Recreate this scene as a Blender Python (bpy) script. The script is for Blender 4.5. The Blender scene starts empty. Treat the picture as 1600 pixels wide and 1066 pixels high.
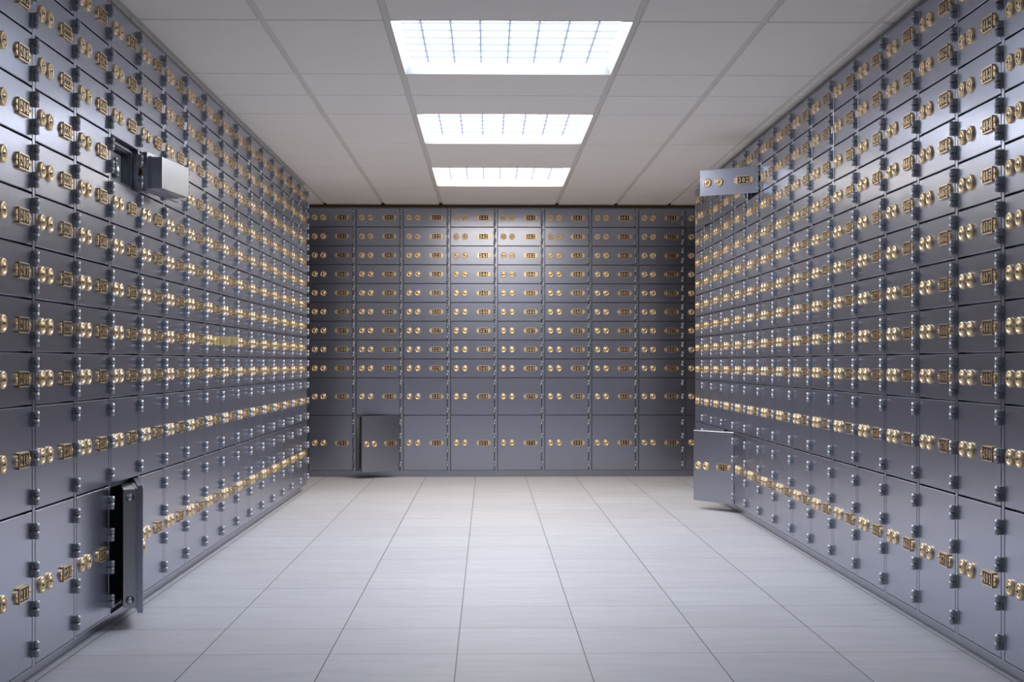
import bpy, math
from mathutils import Matrix, Vector
U = 0.165                      # one small box row in metres; all plans below are in rows
EYE = 6.067                    # camera height in rows
C = bpy.context.scene.collection

# ------------------------------------------------------------------ materials
def new_mat(name):
    m = bpy.data.materials.new(name); m.use_nodes = True
    nt = m.node_tree; b = nt.nodes['Principled BSDF']
    return m, nt, b

def steel(name, col, rough, metal=1.0, grain=0.012):
    m, nt, b = new_mat(name)
    tc = nt.nodes.new('ShaderNodeTexCoord'); mp = nt.nodes.new('ShaderNodeMapping')
    mp.inputs['Scale'].default_value = (14, 14, 9)
    nz = nt.nodes.new('ShaderNodeTexNoise'); nz.inputs['Scale'].default_value = 1.5; nz.inputs['Detail'].default_value = 3
    nt.links.new(tc.outputs['Object'], mp.inputs[0]); nt.links.new(mp.outputs[0], nz.inputs['Vector'])
    mr = nt.nodes.new('ShaderNodeMapRange')
    mr.inputs['To Min'].default_value = rough - grain; mr.inputs['To Max'].default_value = rough + grain
    nt.links.new(nz.outputs['Fac'], mr.inputs['Value']); nt.links.new(mr.outputs[0], b.inputs['Roughness'])
    b.inputs['Base Color'].default_value = (*col, 1); b.inputs['Metallic'].default_value = metal
    return m

def plain(name, col, rough=0.6, metal=0.0, emit=None, strength=0.0):
    m, nt, b = new_mat(name)
    b.inputs['Base Color'].default_value = (*col, 1); b.inputs['Roughness'].default_value = rough
    b.inputs['Metallic'].default_value = metal
    if emit:
        b.inputs['Emission Color'].default_value = (*emit, 1); b.inputs['Emission Strength'].default_value = strength
    return m

M_STEEL = steel('blue_steel', (0.415, 0.437, 0.53), 0.285)
M_FRAME = steel('frame_steel', (0.42, 0.435, 0.51), 0.30)
M_HINGE = steel('hinge_steel', (0.50, 0.52, 0.57), 0.47)
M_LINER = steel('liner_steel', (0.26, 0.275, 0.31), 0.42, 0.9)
M_BLOCK = steel('bolt_box_steel', (0.52, 0.54, 0.58), 0.33)
M_BOLT = steel('bolt_steel', (0.75, 0.76, 0.78), 0.28)
M_BRASS = steel('brass', (0.97, 0.75, 0.47), 0.37, 1.0, 0.02)
M_GOLD = steel('polished_gold', (1.0, 0.80, 0.42), 0.30, 0.45, 0.02)
M_TIN = steel('tin_grey', (0.34, 0.35, 0.375), 0.40, 0.45)
M_BROWN = plain('dark_brown_enamel', (0.035, 0.024, 0.018), 0.45)
M_DARK = plain('keyhole_black', (0.006, 0.005, 0.005), 0.7)
M_WHITE = plain('lamp_housing_enamel', (0.62, 0.62, 0.63), 0.5)
M_EMIT = [plain('lamp_diffuser_warm', (0.9, 0.9, 0.9), 0.5, 0, (1.0, 0.90, 0.74), 20.0),
          plain('lamp_diffuser_neutral', (0.9, 0.9, 0.9), 0.5, 0, (0.95, 0.96, 1.0), 17.0),
          plain('lamp_diffuser_cool', (0.9, 0.9, 0.9), 0.5, 0, (0.87, 0.94, 1.0), 15.5)]
M_DIM = plain('lamp_diffuser_dimmed', (0.9, 0.9, 0.9), 0.5, 0, (0.97, 0.985, 1.0), 1.2)
M_LOUVER = plain('louver_translucent', (0.022, 0.028, 0.04), 0.6, 0, (0.58, 0.69, 0.95), 0.62)

M_LOUVER.cycles.emission_sampling = 'NONE'
for q in M_EMIT + [M_DIM]: q.cycles.emission_sampling = 'FRONT'

def wall_mat():
    m, nt, b = new_mat('dark_plaster')
    nz = nt.nodes.new('ShaderNodeTexNoise'); nz.inputs['Scale'].default_value = 6; nz.inputs['Detail'].default_value = 5
    cr = nt.nodes.new('ShaderNodeValToRGB')
    cr.color_ramp.elements[0].color = (0.16, 0.10, 0.045, 1); cr.color_ramp.elements[1].color = (0.24, 0.16, 0.08, 1)
    tc = nt.nodes.new('ShaderNodeTexCoord'); nt.links.new(tc.outputs['Object'], nz.inputs['Vector'])
    nt.links.new(nz.outputs['Fac'], cr.inputs[0]); nt.links.new(cr.outputs[0], b.inputs['Base Color'])
    b.inputs['Roughness'].default_value = 0.85
    return m
M_WALL = wall_mat()

def ceil_mat(name, c0, c1):
    m, nt, b = new_mat(name)
    tc = nt.nodes.new('ShaderNodeTexCoord')
    nz = nt.nodes.new('ShaderNodeTexNoise'); nz.inputs['Scale'].default_value = 2.2; nz.inputs['Detail'].default_value = 6
    cr = nt.nodes.new('ShaderNodeValToRGB')
    cr.color_ramp.elements[0].color = (*c0, 1); cr.color_ramp.elements[1].color = (*c1, 1)
    cr.color_ramp.elements[0].position = 0.3; cr.color_ramp.elements[1].position = 0.7
    nt.links.new(tc.outputs['Object'], nz.inputs['Vector']); nt.links.new(nz.outputs['Fac'], cr.inputs[0])
    nt.links.new(cr.outputs[0], b.inputs['Base Color']); b.inputs['Roughness'].default_value = 0.75
    fine = nt.nodes.new('ShaderNodeTexNoise'); fine.inputs['Scale'].default_value = 120
    nt.links.new(tc.outputs['Object'], fine.inputs['Vector'])
    bp = nt.nodes.new('ShaderNodeBump'); bp.inputs['Strength'].default_value = 0.05; bp.inputs['Distance'].default_value = 0.002
    nt.links.new(fine.outputs['Fac'], bp.inputs['Height']); nt.links.new(bp.outputs[0], b.inputs['Normal'])
    return m
M_TILE = ceil_mat('ceiling_tile', (0.96, 0.90, 0.835), (0.98, 0.925, 0.865))
M_TEE = ceil_mat('ceiling_tee', (0.74, 0.70, 0.65), (0.76, 0.72, 0.67))

def floor_mat():
    m, nt, b = new_mat('floor_tile')
    N, L = nt.nodes, nt.links
    tc = N.new('ShaderNodeTexCoord'); sp = N.new('ShaderNodeSeparateXYZ'); L.new(tc.outputs['Object'], sp.inputs[0])
    P = 2.655 * U
    def math_(op, a, bb=None, c=None):
        n = N.new('ShaderNodeMath'); n.operation = op
        for i, v in enumerate((a, bb, c)):
            if v is None: continue
            if isinstance(v, (int, float)): n.inputs[i].default_value = v
            else: L.new(v, n.inputs[i])
        return n.outputs[0]
    def cell(out, off):
        return math_('DIVIDE', math_('SUBTRACT', out, off * U), P)
    cx = cell(sp.outputs['X'], -0.635 - 2.655 * 8); cy = cell(sp.outputs['Y'], 27.46 - 2.655 * 20)
    def line(c, w):
        f = math_('FRACT', c)
        d = math_('MINIMUM', f, math_('SUBTRACT', 1.0, f))
        return math_('LESS_THAN', d, w)
    joint = math_('MAXIMUM', line(cx, 0.0042), line(cy, 0.0036))
    cb = N.new('ShaderNodeCombineXYZ'); L.new(math_('FLOOR', cx), cb.inputs[0]); L.new(math_('FLOOR', cy), cb.inputs[1])
    wn = N.new('ShaderNodeTexWhiteNoise'); L.new(cb.outputs[0], wn.inputs['Vector'])
    # streaks running across the room, shifted per tile
    off = N.new('ShaderNodeVectorMath'); off.operation = 'SCALE'; L.new(wn.outputs['Color'], off.inputs[0]); off.inputs['Scale'].default_value = 7.0
    add = N.new('ShaderNodeVectorMath'); add.operation = 'ADD'; L.new(tc.outputs['Object'], add.inputs[0]); L.new(off.outputs[0], add.inputs[1])
    mp = N.new('ShaderNodeMapping'); mp.inputs['Scale'].default_value = (2.2, 11, 1); L.new(add.outputs[0], mp.inputs[0])
    nz = N.new('ShaderNodeTexNoise'); nz.inputs['Scale'].default_value = 1.6; nz.inputs['Detail'].default_value = 7; nz.inputs['Roughness'].default_value = 0.6
    L.new(mp.outputs[0], nz.inputs['Vector'])
    cr = N.new('ShaderNodeValToRGB'); L.new(nz.outputs['Fac'], cr.inputs[0])
    cr.color_ramp.elements[0].position = 0.28; cr.color_ramp.elements[0].color = (0.505, 0.51, 0.56, 1)
    cr.color_ramp.elements[1].position = 0.66; cr.color_ramp.elements[1].color = (0.58, 0.585, 0.64, 1)
    hs = N.new('ShaderNodeHueSaturation'); L.new(cr.outputs[0], hs.inputs['Color'])
    mr = N.new('ShaderNodeMapRange'); mr.inputs['To Min'].default_value = 0.965; mr.inputs['To Max'].default_value = 1.03
    L.new(wn.outputs['Value'], mr.inputs['Value']); L.new(mr.outputs[0], hs.inputs['Value'])
    mx = N.new('ShaderNodeMix'); mx.data_type = 'RGBA'
    L.new(joint, mx.inputs['Factor']); L.new(hs.outputs[0], mx.inputs['A']); mx.inputs['B'].default_value = (0.10, 0.10, 0.11, 1)
    L.new(mx.outputs['Result'], b.inputs['Base Color'])
    b.inputs['Roughness'].default_value = 0.55
    bp = N.new('ShaderNodeBump'); bp.inputs['Strength'].default_value = 0.12; bp.inputs['Distance'].default_value = 0.002
    L.new(nz.outputs['Fac'], bp.inputs['Height']); L.new(bp.outputs[0], b.inputs['Normal'])
    return m
M_FLOOR = floor_mat()

# ------------------------------------------------------------------ mesh builder
class MB:
    def __init__(s): s.v = []; s.f = []; s.m = []; s.sm = []
    def add(s, vs, fs, mi=0, smooth=False):
        o = len(s.v); s.v += vs
        for f in fs: s.f.append(tuple(i + o for i in f)); s.m.append(mi); s.sm.append(smooth)
    def box(s, x0, x1, y0, y1, z0, z1, mi=0):
        vs = [(x, y, z) for z in (z0, z1) for y in (y0, y1) for x in (x0, x1)]
        s.add(vs, [(0, 2, 3, 1), (4, 5, 7, 6), (0, 1, 5, 4), (2, 6, 7, 3), (0, 4, 6, 2), (1, 3, 7, 5)], mi)
    def cbox(s, x0, x1, y0, y1, z0, z1, c, mi=0):
        # box whose front (low y) edges are chamfered by c
        vs = [(x0, y1, z0), (x1, y1, z0), (x1, y1, z1), (x0, y1, z1),
              (x0, y0 + c, z0), (x1, y0 + c, z0), (x1, y0 + c, z1), (x0, y0 + c, z1),
              (x0 + c, y0, z0 + c), (x1 - c, y0, z0 + c), (x1 - c, y0, z1 - c), (x0 + c, y0, z1 - c)]
        fs = [(0, 3, 2, 1), (8, 9, 10, 11)]
        for i in range(4):
            j = (i + 1) % 4
            fs.append((i, j, j + 4, i + 4)); fs.append((i + 4, j + 4, j + 8, i + 8))
        s.add(vs, fs, mi)
    def prism(s, pts, y0, y1, mi=0):
        # convex outline in x,z (counter-clockwise seen from the room), front at y0, back at y1
        n = len(pts)
        vs = [(x, y0, z) for x, z in pts] + [(x, y1, z) for x, z in pts]
        fs = [tuple(range(n))] + [(i, i + n, (i + 1) % n + n, (i + 1) % n) for i in range(n)]
        s.add(vs, fs, mi)
    def lathe_y(s, cx, cz, prof, n=20, mi=0, smooth=True):
        # profile of (radius, y) pairs turned about an axis along y
        vs = []; fs = []
        for r, y in prof:
            for k in range(n):
                a = 2 * math.pi * k / n; vs.append((cx + r * math.cos(a), y, cz + r * math.sin(a)))
        for i in range(len(prof) - 1):
            for k in range(n):
                a, b = i * n + k, i * n + (k + 1) % n; fs.append((a, b, b + n, a + n))
        fs.append(tuple(range((len(prof) - 1) * n, len(prof) * n)))
        s.add(vs, fs, mi, smooth)
    def lathe_z(s, cx, cy, prof, n=12, mi=0, smooth=True):
        vs = []; fs = []
        for r, z in prof:
            for k in range(n):
                a = 2 * math.pi * k / n; vs.append((cx + r * math.cos(a), cy + r * math.sin(a), z))
        for i in range(len(prof) - 1):
            for k in range(n):
                a, b = i * n + k, i * n + (k + 1) % n; fs.append((a, b, b + n, a + n))
        fs.append(tuple(range((len(prof) - 1) * n, len(prof) * n))); fs.append(tuple(reversed(range(n))))
        s.add(vs, fs, mi, smooth)
    def merge(s, o, mat=None, mimap=None):
        off = len(s.v)
        s.v += [tuple(mat @ Vector(v)) for v in o.v] if mat else list(o.v)
        s.f += [tuple(i + off for i in f) for f in o.f]
        s.m += [mimap[i] for i in o.m] if mimap else list(o.m); s.sm += o.sm
    def mesh(s, name, mats, scale=U):
        me = bpy.data.meshes.new(name)
        me.from_pydata([(x * scale, y * scale, z * scale) for x, y, z in s.v], [], s.f)
        for m in mats: me.materials.append(m)
        me.polygons.foreach_set('material_index', s.m)
        me.polygons.foreach_set('use_smooth', s.sm)
        me.update()
        return me

def link(name, me, parent=None, loc=(0, 0, 0), rz=0.0):
    o = bpy.data.objects.new(name, me); C.objects.link(o)
    if parent: o.parent = parent
    o.location = [c * U for c in loc]; o.rotation_euler = (0, 0, rz)
    return o
def tag(o, label=None, cat=None, group=None, kind=None):
    if label: o['label'] = label
    if cat: o['category'] = cat
    if group: o['group'] = group
    if kind: o['kind'] = kind
    return o

# ------------------------------------------------------------------ the plan (rows)
W = 2.5018
T = 8.192 + EYE; B9 = T - 9; B10 = EYE - 2.794; B11 = EYE - 5.737; CEIL = 8.407 + EYE
XL, XR, YB = -8.571, 9.914, 70.0
YL, YR, BX = 25.053, 25.180, -6.9815
END_L = YL + 15 * W + 0.075; END_R = YR + 15 * W + 0.0
DEPTH = 3.0
ROWS = [(T - r - 1, 1.0) for r in range(9)] + [(B10, B9 - B10), (B11, B10 - B11)]   # bottom, height
Y_BACKWALL = YB + DEPTH + 0.06
X_WL, X_WR = XL - DEPTH - 0.06, XR + DEPTH + 0.12
Y_FRONT = -9.0
DOOR_X0, DOOR_X1 = 0.02, 2.33
PIN = (2.36, -0.045)
TH = 0.12
GAP = 0.018

# ------------------------------------------------------------------ room shell
def struct(name, mb, mats):
    return tag(link(name, mb.mesh(name, mats)), kind='structure')
m = MB(); m.box(X_WL, X_WR, Y_FRONT, Y_BACKWALL, -0.6, 0); struct('floor', m, [M_FLOOR])
H = CEIL + 1.2
m = MB(); m.box(X_WL - .8, X_WL, Y_FRONT - .8, Y_BACKWALL + .8, -0.6, H); struct('wall_left', m, [M_WALL])
m = MB(); m.box(X_WR, X_WR + .8, Y_FRONT - .8, Y_BACKWALL + .8, -0.6, H); struct('wall_right', m, [M_WALL])
m = MB(); m.box(X_WL, X_WR, Y_BACKWALL, Y_BACKWALL + .8, -0.6, H); struct('wall_back', m, [M_WALL])
m = MB(); m.box(X_WL, X_WR, Y_FRONT - .8, Y_FRONT, -0.6, H); struct('wall_front', m, [M_WALL])

# ceiling: flat tiles with recessed tee channels between them
BARS = [-8.64, -5.55, -2.485, 3.68, 6.84, 9.70]
BW = 0.088
SEAM = []
y = 32.43 - 12.22 * 4
while y < Y_BACKWALL:
    SEAM += [y, y + 6.03, y + 9.08]; y += 12.22
LIGHT_Y = [32.43 + 12.22 * k for k in (2, 1, 0, -1, -2, -3)]
LX0, LX1 = BARS[2] + BW, BARS[3] - BW
ct = MB()
xs = [X_WL] + BARS + [X_WR]
ys = [Y_FRONT] + [v for v in SEAM if Y_FRONT + .5 < v < Y_BACKWALL - .5] + [Y_BACKWALL]
for i in range(len(xs) - 1):
    x0 = xs[i] + (BW if i else 0); x1 = xs[i + 1] - (BW if i < len(xs) - 2 else 0)
    for j in range(len(ys) - 1):
        y0, y1 = ys[j] + 0.035, ys[j + 1] - 0.035
        if i == 3 and any(abs(ys[j] - l) < 0.1 for l in LIGHT_Y): continue
        c = 0.02
        vs = [(x0, y0, CEIL + .3), (x1, y0, CEIL + .3), (x1, y1, CEIL + .3), (x0, y1, CEIL + .3),
              (x0, y0, CEIL + c), (x1, y0, CEIL + c), (x1, y1, CEIL + c), (x0, y1, CEIL + c),
              (x0 + c, y0 + c, CEIL), (x1 - c, y0 + c, CEIL), (x1 - c, y1 - c, CEIL), (x0 + c, y1 - c, CEIL)]
        fs = [(0, 1, 2, 3), (11, 10, 9, 8)]
        for a in range(4):
            b = (a + 1) % 4
            fs.append((a, a + 4, b + 4, b)); fs.append((a + 4, a + 8, b + 8, b + 4))
        ct.add(vs, fs, 0)
struct('ceiling', ct, [M_TILE])
tb = MB()
for x in BARS:
    tb.box(x - BW - .02, x + BW + .02, Y_FRONT, Y_BACKWALL, CEIL + 0.085, CEIL + 0.28)
for yv in ys[1:-1]:
    for i in range(len(xs) - 1):
        x0 = xs[i] + (BW if i else 0); x1 = xs[i + 1] - (BW if i < len(xs) - 2 else 0)
        tb.box(x0, x1, yv - 0.05, yv + 0.05, CEIL + 0.09, CEIL + 0.28)
struct('trim_1', tb, [M_TEE])
m = MB(); m.box(X_WL, X_WR, Y_FRONT, Y_BACKWALL, CEIL + 1.0, CEIL + 1.2); struct('trim_2', m, [M_WALL])

M_LIGHT_TINT = plain('gap_light_tint', (0.16, 0.095, 0.035), 0.55)  # brown stands in for warm light spilling into the dim gap
m = MB(); m.box(X_WL + .1, X_WR - .1, YB + .25, YB + .45, T + 0.035, CEIL - .005); struct('gap_tint_strip', m, [M_LIGHT_TINT])  # added strip in the gap over the back cabinets, carrying that painted tone

# recessed ceiling lights
def light_meshes():
    w, d = LX1 - LX0, 6.03 - 0.036
    h = MB(); t = 0.02; s = 0.16; r = 0.30
    def quad(a, b, c_, e, mi=0): h.add([a, b, c_, e], [(0, 1, 2, 3)], mi)
    o = [(0, 0), (w, 0), (w, d), (0, d)]; i_ = [(s, s), (w - s, s), (w - s, d - s), (s, d - s)]
    for k in range(4):
        n = (k + 1) % 4
        quad((*o[k], 0), (*i_[k], r), (*i_[n], r), (*o[n], 0))
        quad((*i_[k], r), (*i_[k], r + .34), (*i_[n], r + .34), (*i_[n], r))
        quad((*o[k], 0), (*o[n], 0), (*o[n], r + .4), (*o[k], r + .4))
    quad((0, 0, r + .4), (w, 0, r + .4), (w, d, r + .4), (0, d, r + .4))
    e = MB(); q0, q1, q2 = s + .01, w - s - .01, d - s - .01
    e.add([(q0, q0, r + .10), (q0, q2, r + .10), (q1, q2, r + .10), (q1, q0, r + .10)], [(0, 1, 2, 3)])
    g = MB(); b = 0.030
    x0 = -1.72 - LX0
    for k in range(-0, 7):
        x = x0 + k * 0.765; g.box(x - b, x + b, s + .01, d - s - .01, r + .01, r + .07)
    y0 = 33.95 - 32.43 - 0.018
    for k in range(-2, 7):
        yy = y0 + k * 0.762
        if s + .03 < yy < d - s - .03: g.box(s + .01, w - s - .01, yy - b * .8, yy + b * .8, r + .012, r + .065)
    return h.mesh('lamp_housing', [M_WHITE]), [e.mesh('lamp_diffuser', [q]) for q in M_EMIT + [M_DIM]], g.mesh('lamp_louver', [M_LOUVER])
LM = light_meshes()
where = ['farthest recessed square ceiling light with white louvre grid, nearest the back wall',
         'middle recessed ceiling light with white louvre grid, second of the three in view',
         'nearest and largest-looking recessed ceiling light with pale blue louvre grid', None, None, None]
for k, ly in enumerate(LIGHT_Y):
    if ly < -9: continue
    if ly + 6 > Y_BACKWALL: continue
    r = link('ceiling_light', None, None, (LX0, ly + 0.018, CEIL))
    tag(r, where[k] or ('recessed ceiling light overhead in front of the nearest visible one' if k == 3 else 'recessed ceiling light above the near end of the vault, row %d back' % (k - 3)),
        'ceiling light', 'recessed ceiling lights in a row')
    link('housing', LM[0], r); link('diffuser', LM[1][min(k, 3)], r); link('louver_grid', LM[2], r)

# ------------------------------------------------------------------ cabinet frames
def frame_local(n, x0, extra_left=0.0, extra_right=0.0):
    """steel carcass in wall-local rows: x along the wall, y into it; n cells starting at x0"""
    f = MB(); z0, z1 = B11 - 0.08, T + 0.02
    x1 = x0 + n * W
    a, b = x0 - 0.15 - extra_left, x1 + extra_right
    for k in range(n + 1):
        x = x0 + k * W
        f.cbox(x - 0.15 + 0.004, x - 0.004, 0.0, DEPTH - 0.06, B11, T, 0.01)
    if extra_left > 0: f.cbox(a, x0 - 0.15, 0.0, DEPTH - 0.06, B11, T, 0.01)
    if extra_right > 0: f.cbox(x1, b, 0.0, DEPTH - 0.06, B11, T, 0.01)
    f.box(a, b, 0.02, DEPTH - 0.06, T, T + 0.03)            # top sheet
    f.box(a, b, 0.02, DEPTH - 0.06, B11 - 0.03, B11)        # bottom sheet
    f.box(a, b, DEPTH - 0.06, DEPTH - 0.02, B11 - 0.03, T + 0.03)
    for z, h in ROWS[:-1]:
        f.box(x0 - 0.14, x1 - 0.01, TH + 0.03, DEPTH - 0.06, z - 0.008, z + 0.008)
    p = MB(); p.box(a + 0.02, b - 0.22, 0.24, DEPTH - 0.1, 0.0, B11 - 0.03)
    return f, p
def cabinet(name, label, n, x0, org, rz, el=0.0, er=0.0):
    f, p = frame_local(n, x0, el, er)
    o = link(name, f.mesh('frame', [M_FRAME]), None, (*org, 0), rz)
    tag(o, label, 'cabinet', None)
    link('plinth', p.mesh('plinth', [M_FRAME]), o)
    return o
EXTRA = 8
# left wall: local x = world +y, so cell i (201 is i=0) starts at YL + (i-1) W + 0.075
LEFT0 = YL - W + 0.075
RIGHT0 = -(YR + 15 * W - 0.075)      # local x = -world y; cell 0 is the farthest (201)
cabinet('cabinet_frame', 'long blue-grey steel cabinet carcass and plinth along the left wall', 16 + EXTRA, LEFT0 - EXTRA * W, (XL, 0), math.pi / 2)
cabinet('cabinet_frame', 'long blue-grey steel cabinet carcass and plinth along the right wall', 16 + EXTRA, RIGHT0, (XR, 0), -math.pi / 2, 0.0)
cabinet('cabinet_frame', 'steel cabinet carcass and plinth filling the end wall across the room', 9, BX - W, (0, YB), 0, 2.0 , 0.0)

# ------------------------------------------------------------------ box parts
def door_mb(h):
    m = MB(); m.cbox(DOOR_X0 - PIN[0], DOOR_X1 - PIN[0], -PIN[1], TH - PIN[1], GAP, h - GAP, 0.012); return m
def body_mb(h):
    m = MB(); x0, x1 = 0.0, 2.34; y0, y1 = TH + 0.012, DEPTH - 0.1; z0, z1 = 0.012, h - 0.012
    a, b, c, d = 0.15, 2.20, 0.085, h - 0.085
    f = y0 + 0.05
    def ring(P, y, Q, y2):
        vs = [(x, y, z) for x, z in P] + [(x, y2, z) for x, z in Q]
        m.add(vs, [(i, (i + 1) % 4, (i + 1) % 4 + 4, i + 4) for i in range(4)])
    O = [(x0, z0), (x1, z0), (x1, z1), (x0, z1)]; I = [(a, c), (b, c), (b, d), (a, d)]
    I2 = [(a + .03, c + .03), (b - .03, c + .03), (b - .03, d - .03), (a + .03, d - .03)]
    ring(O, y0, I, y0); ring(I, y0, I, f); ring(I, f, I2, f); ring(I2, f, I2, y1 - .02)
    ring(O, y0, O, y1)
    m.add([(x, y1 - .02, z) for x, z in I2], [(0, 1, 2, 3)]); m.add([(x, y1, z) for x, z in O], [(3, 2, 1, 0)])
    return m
def lock_mb():
    m = MB()
    m.lathe_y(0, 0, [(.163, 0), (.163, -.034), (.150, -.052), (.128, -.056), (.112, -.046), (.105, -.036), (.082, -.038), (.076, -.058), (.070, -.062)], 20)
    m.box(-.075, .012, -.0655, -.060, -.011, .011, 1)
    m.lathe_y(0.0, 0, [(.024, -.060), (.024, -.066)], 8, 1, False)
    return m
def hinge_mb():
    # two knuckles on one pin; the upper leaf is screwed to the frame, the lower one to the door
    m = MB(); H2 = 0.145
    m.box(-.030, .050, -.075, .044, .004, H2); m.box(-.055, .025, -.075, .044, -H2, -.004)
    m.lathe_z(.006, -.075, [(.054, .004), (.054, H2)], 14); m.lathe_z(-.010, -.075, [(.054, -H2), (.054, -.004)], 14)
    m.lathe_z(-.001, -.075, [(.020, -H2 - .010), (.020, H2 + .010)], 8)
    m.box(-.085, -.040, -.018, .03, -H2, -.004); m.box(.055, .085, -.018, .03, .004, H2)
    return m

def digits():
    G = {}
    def arc(cx, cz, rx, rz, a0, a1, wx, wz, n=12):
        out = []
        for k in range(n):
            a, b = math.radians(a0 + (a1 - a0) * k / n), math.radians(a0 + (a1 - a0) * (k + 1) / n)
            q = [(cx + rx * math.cos(a), cz + rz * math.sin(a)), (cx + rx * math.cos(b), cz + rz * math.sin(b)),
                 (cx + (rx - wx) * math.cos(b), cz + (rz - wz) * math.sin(b)), (cx + (rx - wx) * math.cos(a), cz + (rz - wz) * math.sin(a))]
            out.append(q if a1 > a0 else q[::-1])
        return out
    def ball(cx, cz, r=.11): return [[(cx + r * math.cos(2 * math.pi * k / 8), cz + r * math.sin(2 * math.pi * k / 8)) for k in range(8)]]
    R = lambda a, b, c, d: [[(a, c), (b, c), (b, d), (a, d)]]
    G['0'] = arc(.5, .5, .34, .5, 0, 360, .22, .12, 20)
    G['1'] = R(.38, .62, .05, 1) + R(.2, .8, 0, .1) + [[(.2, .76), (.38, .8), (.5, 1), (.38, 1)]]
    G['2'] = arc(.5, .7, .32, .3, 165, -35, .2, .11, 12) + [[(.12, .06), (.34, .14), (.78, .56), (.6, .5)]] + R(.12, .86, 0, .17) + ball(.28, .7)
    G['3'] = arc(.48, .74, .29, .26, 150, -90, .2, .1, 12) + arc(.48, .28, .34, .28, 90, -155, .22, .11, 12) + ball(.27, .78, .1) + ball(.24, .24, .11)
    G['4'] = R(.5, .74, .05, 1) + R(.36, .88, 0, .09) + R(.06, .92, .24, .35) + [[(.06, .33), (.17, .33), (.56, 1), (.5, 1)]]
    G['5'] = R(.2, .8, .84, 1) + R(.2, .29, .48, .86) + arc(.47, .32, .35, .32, 130, -155, .22, .11, 12) + ball(.24, .26, .11)
    G['6'] = arc(.5, .3, .34, .3, 0, 360, .21, .1, 16) + arc(.56, .5, .4, .5, 65, 185, .21, .1, 8) + ball(.7, .82, .1)
    G['7'] = R(.14, .86, .84, 1) + R(.14, .22, .7, .86) + [[(.3, 0), (.54, 0), (.86, .86), (.72, .86)]]
    G['8'] = arc(.5, .74, .30, .26, 0, 360, .19, .1, 14) + arc(.5, .27, .35, .27, 0, 360, .21, .1, 14)
    G['9'] = [[(1 - x, 1 - z) for x, z in p] for p in G['6']]
    return G
DG = digits()
DCACHE = {}
def digit_mb(ch):
    if ch not in DCACHE:
        m = MB(); k = 0
        for p in DG[ch]:
            m.prism(p, -0.011 - 0.0002 * (k % 3), 0.0, 2); k += 1
        DCACHE[ch] = m
    return DCACHE[ch]
def plate_base():
    m = MB()
    pts = []
    hw, hh = .240, .148
    for sx in (1, -1):
        for k in range(9):
            a = math.radians(-90 + 180 * k / 8)
            x, z = hw + .150 * math.cos(a), .118 * math.sin(a)
            pts.append((sx * x, sx * z))
    m.prism(pts, -.040, 0.0, 0)
    m.box(-hw - .015, hw + .015, -.048, 0, -hh, hh, 0)
    m.box(-hw + .008, hw - .008, -.0485, -.04, -hh + .022, hh - .022, 1)
    for z0, z1 in ((-hh, -hh + .022), (hh - .022, hh)): m.box(-hw - .015, hw + .015, -.058, -.04, z0, z1, 0)
    for s in (-1, 1):
        a, b = sorted((s * (hw - .008), s * (hw + .015))); m.box(a, b, -.058, -.04, -hh + .022, hh - .022, 0)
        m.lathe_y(s * .345, 0, [(.034, -.038), (.034, -.048), (.018, -.056)], 8)
        m.box(s * .345 - .004, s * .345 + .004, -.0575, -.05, -.018, .018, 1)
    return m
PB = plate_base()
def plate_mb(num):
    m = MB(); m.merge(PB)
    w, h = .146, .182
    for k, ch in enumerate(str(num)):
        x = -.5 * 3 * w + k * w
        m.merge(digit_mb(ch), Matrix.Translation((x, -.0485, -h / 2)) @ Matrix.Diagonal((w, 1, h, 1)), {2: 0, 1: 1, 0: 0})
    return m
HS = [1.0, ROWS[9][1], ROWS[10][1]]
ME = {}
for k, h in enumerate(HS):
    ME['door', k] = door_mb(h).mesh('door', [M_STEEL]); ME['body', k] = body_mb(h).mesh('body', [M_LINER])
LOCK, HINGE = lock_mb(), hinge_mb()
ME['lock'] = LOCK.mesh('lock', [M_BRASS, M_DARK]); ME['hinge'] = HINGE.mesh('hinge', [M_HINGE])
HZ = [[.25, .765], [.13 * HS[1], .5 * HS[1], .87 * HS[1]], [.115 * HS[2], .375 * HS[2], .625 * HS[2], .87 * HS[2]]]
LX = (.32, .775); PX = 1.765

def bolt_box_mb(h):
    m = MB(); x0, x1 = .2 - PIN[0], 2.14 - PIN[0]; y0, y1 = TH - PIN[1], TH - PIN[1] + .31
    z0, z1 = .115, h - .115
    m.box(x0, x1, y0, y1 , z0, z1)
    m.box(x0 - .02, x1 + .02, y0, y0 + .05, z0 - .02, z1 + .02)
    return m
def bolt_mb():
    m = MB()
    m.lathe_y(0, 0, [(.075, 0), (.075, -.05), (.062, -.07)], 14); m.lathe_y(0, 0, [(.095, 0.0), (.095, -.015)], 14)
    return m
ME['bolt'] = bolt_mb().mesh('bolt', [M_BOLT])

OPEN = {('L', 3, 3): 173.5, ('L', 3, 10): 17.5, ('R', 3 - 2, 1): 8.0, ('R', 5, 1): 57.0, ('R', 3, 10): 35.0, ('B', 1, 10): 36.0}
# right wall cells are counted from the far end: 201 is 0, so 221 is 1, 261 is 3, 301 is 5

def cell(wall, c, r):
    """world origin (rows), rotation and number of box in column c, row r"""
    z = ROWS[r][0]; k = 0 if r < 9 else r - 8
    if wall == 'L': return (XL, LEFT0 + c * W, z), math.pi / 2, 201 + 20 * c + r, k
    if wall == 'R': return (XR, -(RIGHT0 + c * W), z), -math.pi / 2, 201 + 20 * c + r, k
    return (BX - W + c * W, YB, z), 0.0, 281 + 20 * c + r, k

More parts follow.
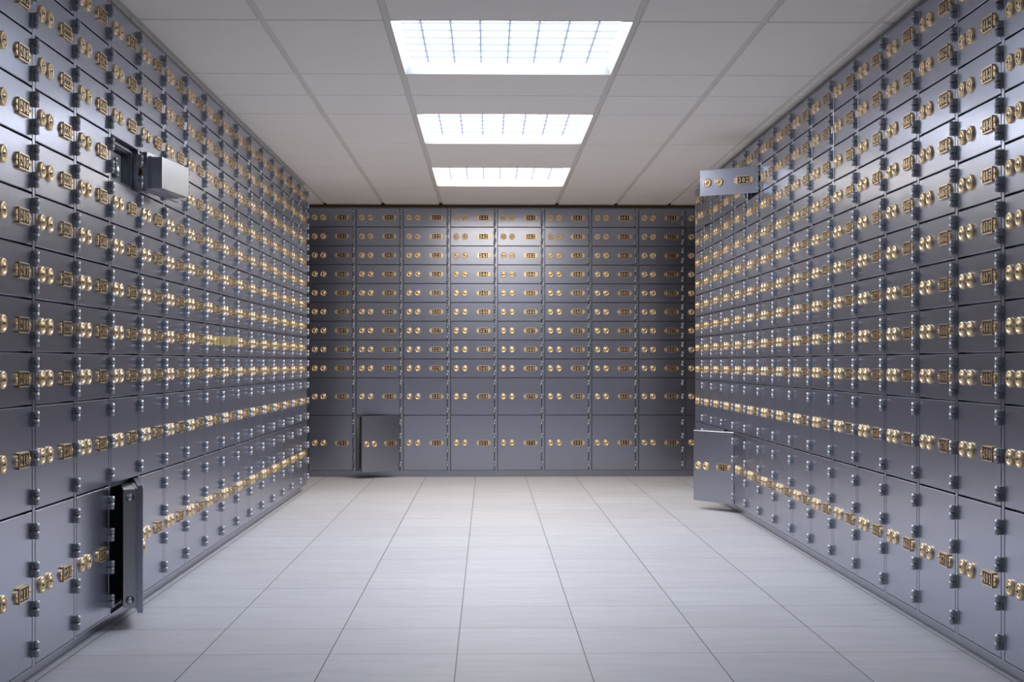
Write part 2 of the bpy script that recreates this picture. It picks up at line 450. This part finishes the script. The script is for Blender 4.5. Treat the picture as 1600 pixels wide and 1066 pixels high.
F, TH_CAM = 2059.1, 0.0185
def px(x, y, z):
    cc, s = math.cos(TH_CAM), math.sin(TH_CAM)
    xr, d = x * cc - y * s, y * cc + x * s
    return 800 + F * xr / d, 566.67 - F * (z - EYE) / d
def seen_area(wall, c, r):
    (x, y, z), rz, n, k = cell(wall, c, r); h = HS[k]
    dx, dy = math.cos(rz) * 2.35, math.sin(rz) * 2.35
    P = [px(x, y, z), px(x + dx, y + dy, z), px(x + dx, y + dy, z + h), px(x, y, z + h)]
    hi = 1087 if wall == 'B' else 1600
    xs_ = [min(max(p[0], 0), hi) for p in P]; ys_ = [min(max(p[1], 0), 1066) for p in P]
    A = 0
    for i in range(4):
        j = (i + 1) % 4; A += xs_[i] * ys_[j] - xs_[j] * ys_[i]
    return abs(A) / 2
cells = []
for wall, n in (('L', 16), ('R', 16), ('B', 9)):
    for c in range(n):
        for r in range(11):
            a = seen_area(wall, c, r)
            if (wall, c, r) in OPEN: a = 1e9
            cells.append((a, wall, c, r))
cells.sort(reverse=True)
single = [c for c in cells if c[0] > 2][:300]
rest = [c for c in cells if c not in single]

ORD = ['first', 'second', 'third', 'fourth', 'fifth', 'sixth', 'seventh', 'eighth', 'ninth', 'tenth', 'eleventh', 'twelfth', 'thirteenth', 'fourteenth', 'fifteenth', 'sixteenth']
ROWN = ['top row'] + [o + ' row' for o in ORD[1:9]] + ['tall tenth row', 'tallest bottom row']
SPECIAL = {
 ('L', 3, 3): 'open steel box high on the left wall, its door swung flat back against neighbours',
 ('L', 3, 10): 'tall bottom box on the left wall, dark inside, thick door ajar showing two bolts',
 ('R', 1, 1): 'slightly open box 222 at the far end of the right wall, below box 302',
 ('R', 5, 1): 'bright box door numbered 302 swung wide open, high on the right wall',
 ('R', 3, 10): 'tall bottom box 271 on the right wall with door standing ajar over the floor',
 ('B', 1, 10): 'tall bottom box 311 on the back wall with its door standing ajar'}
def label_for(wall, c, r, num):
    if (wall, c, r) in SPECIAL: return SPECIAL[wall, c, r]
    if wall == 'L': return 'closed steel box numbered %d, left wall, %s column from the camera, %s' % (num, ORD[c], ROWN[r])
    if wall == 'R':
        k = 15 - c
        return 'closed steel box numbered %d, right wall, %s column from the camera, %s' % (num, ORD[k], ROWN[r])
    return 'closed steel box numbered %d, back wall, %s column from its left, %s' % (num, ORD[c], ROWN[r])
GROUP = {'L': 'safe deposit boxes along the left wall', 'R': 'safe deposit boxes along the right wall', 'B': 'safe deposit boxes on the back wall'}
CLOSED = {}
for _, wall, c, r in single:
    org, rz, num, k = cell(wall, c, r); h = HS[k]
    root = link('safe_deposit_box', None, None, org, rz)
    tag(root, label_for(wall, c, r, num), 'safe deposit box', GROUP[wall])
    link('body', ME['body', k], root)
    ang = OPEN.get((wall, c, r), 0.0)
    door = link('door', ME['door', k], root, (PIN[0], PIN[1], 0), math.radians(ang))
    for lx in LX: link('lock', ME['lock'], door, (lx - PIN[0], -PIN[1], h / 2))
    link('number_plate', plate_mb(num).mesh('number_plate', [M_BRASS, M_BROWN]), door, (PX - PIN[0], -PIN[1], h / 2))
    for hz in HZ[k]: link('hinge', ME['hinge'], root, (PIN[0], 0, hz))
    if ang:
        tag(door, 'door swung open')
        link('bolt_box', bolt_box_mb(h).mesh('bolt_box', [M_BLOCK]), door)
        if k == 2:
            for z in (.30, h - .30):
                bo = link('bolt', ME['bolt'], door, (.2 - PIN[0], TH - PIN[1] + .165, z), -math.pi / 2)
                tag(bo, 'round steel bolt head')

# boxes shown smallest (far ends of the long walls): one object
def closed_mb(num, k):
    h = HS[k]; m = MB()
    m.merge(door_mb(h), Matrix.Translation((PIN[0], PIN[1], 0)), {0: 0})
    for lx in LX: m.merge(LOCK, Matrix.Translation((lx, 0, h / 2)), {0: 1, 1: 3})
    m.merge(plate_mb(num), Matrix.Translation((PX, 0, h / 2)), {0: 1, 1: 2})
    for hz in HZ[k]: m.merge(HINGE, Matrix.Translation((PIN[0], 0, hz)), {0: 4})
    return m
def bulk(name, lst, label):
    m = MB()
    for wall, c, r in lst:
        org, rz, num, k = cell(wall, c, r)
        m.merge(closed_mb(num, k), Matrix.Translation(org) @ Matrix.Rotation(rz, 4, 'Z'))
    o = link(name, m.mesh(name, [M_STEEL, M_BRASS, M_BROWN, M_DARK, M_HINGE]))
    return tag(o, label, 'safe deposit boxes', None, 'stuff')
bulk('safe_deposit_boxes', [(w_, c, r) for _, w_, c, r in rest],
     'far columns of closed steel boxes at the deep ends of both side walls')
bulk('safe_deposit_boxes', [('L', -c, r) for c in range(1, EXTRA + 1) for r in range(11)] + [('R', 15 + c, r) for c in range(1, EXTRA + 1) for r in range(11)],
     'closed steel boxes beside the camera on both side walls, outside the picture')

# ------------------------------------------------------------------ tin inside the open upper left box
org, rz, num, k = cell('L', 3, 3)
t = MB(); t.cbox(.24, 2.08, .34, DEPTH - .3, .125, .86, .02)
tin = link('inner_deposit_box', t.mesh('inner_deposit_box', [M_TIN]), None, org, rz)
tag(tin, 'grey metal tin with hanging pull inside the open upper box on the left wall', 'box')
p = MB()
p.lathe_y(0, .20, [(.07, 0), (.07, -.02), (.03, -.03), (.03, -.09), (.05, -.10), (.045, -.13)], 14)
p.lathe_z(0, -.10, [(.02, -.30), (.12, -.285), (.165, -.23), (.17, -.12), (.14, -.03), (.08, .04), (.045, .07), (.045, .12), (.075, .15), (.07, .20), (.02, .24)], 18)
ph = link('pull_handle', p.mesh('pull_handle', [M_BLOCK]), tin, (1.46, .34, .50)); ph.scale = (.8, .55, .9)

# ------------------------------------------------------------------ gold key in box 348 (left wall, eighth row)
org, rz, num, k = cell('L', 7, 7)
kb = MB()
kb.lathe_y(0, 0, [(.075, -.062), (.075, -.10), (.125, -.11), (.135, -.14), (.125, -.20), (.06, -.21), (.06, -.34)], 16)
side = [(-.09, -.24), (-.05, -.28), (-.05, -.33), (-.10, -.36), (-.10, -.58), (-.05, -.64), (-.11, -.72), (-.11, -.86)]
prof = side + [(.09, -.86), (.09, -.24)]
hz_ = .135; n_ = len(prof)
kb.add([(x, y, -hz_) for x, y in prof] + [(x, y, hz_) for x, y in prof],
       [tuple(range(n_)), tuple(reversed(range(n_, 2 * n_)))] + [(i, i + n_, (i + 1) % n_ + n_, (i + 1) % n_) for i in range(n_)])
key = link('gold_key', kb.mesh('gold_key', [M_GOLD]), None, (org[0], org[1] + LX[1], org[2] + .48), rz)
tag(key, 'chunky polished gold key sticking out of a lock in the eighth row, left wall', 'key')

# ------------------------------------------------------------------ camera, world, view
cam = bpy.data.cameras.new('camera'); co = bpy.data.objects.new('camera', cam); C.objects.link(co)
co.location = (0, 0, EYE * U); co.rotation_euler = (math.pi / 2, 0, -TH_CAM)
cam.sensor_fit = 'HORIZONTAL'; cam.sensor_width = 36; cam.lens = F / 1600 * 36
cam.shift_y = (566.67 - 533) / 1600; cam.clip_start = 0.01; cam.clip_end = 100
bpy.context.scene.camera = co
w = bpy.data.worlds.new('world'); bpy.context.scene.world = w; w.use_nodes = True
w.node_tree.nodes['Background'].inputs[0].default_value = (0.02, 0.02, 0.02, 1)
vs = bpy.context.scene.view_settings
vs.view_transform = 'Standard'; vs.look = 'None'; vs.gamma = 1; vs.use_curve_mapping = False; vs.exposure = 0.0
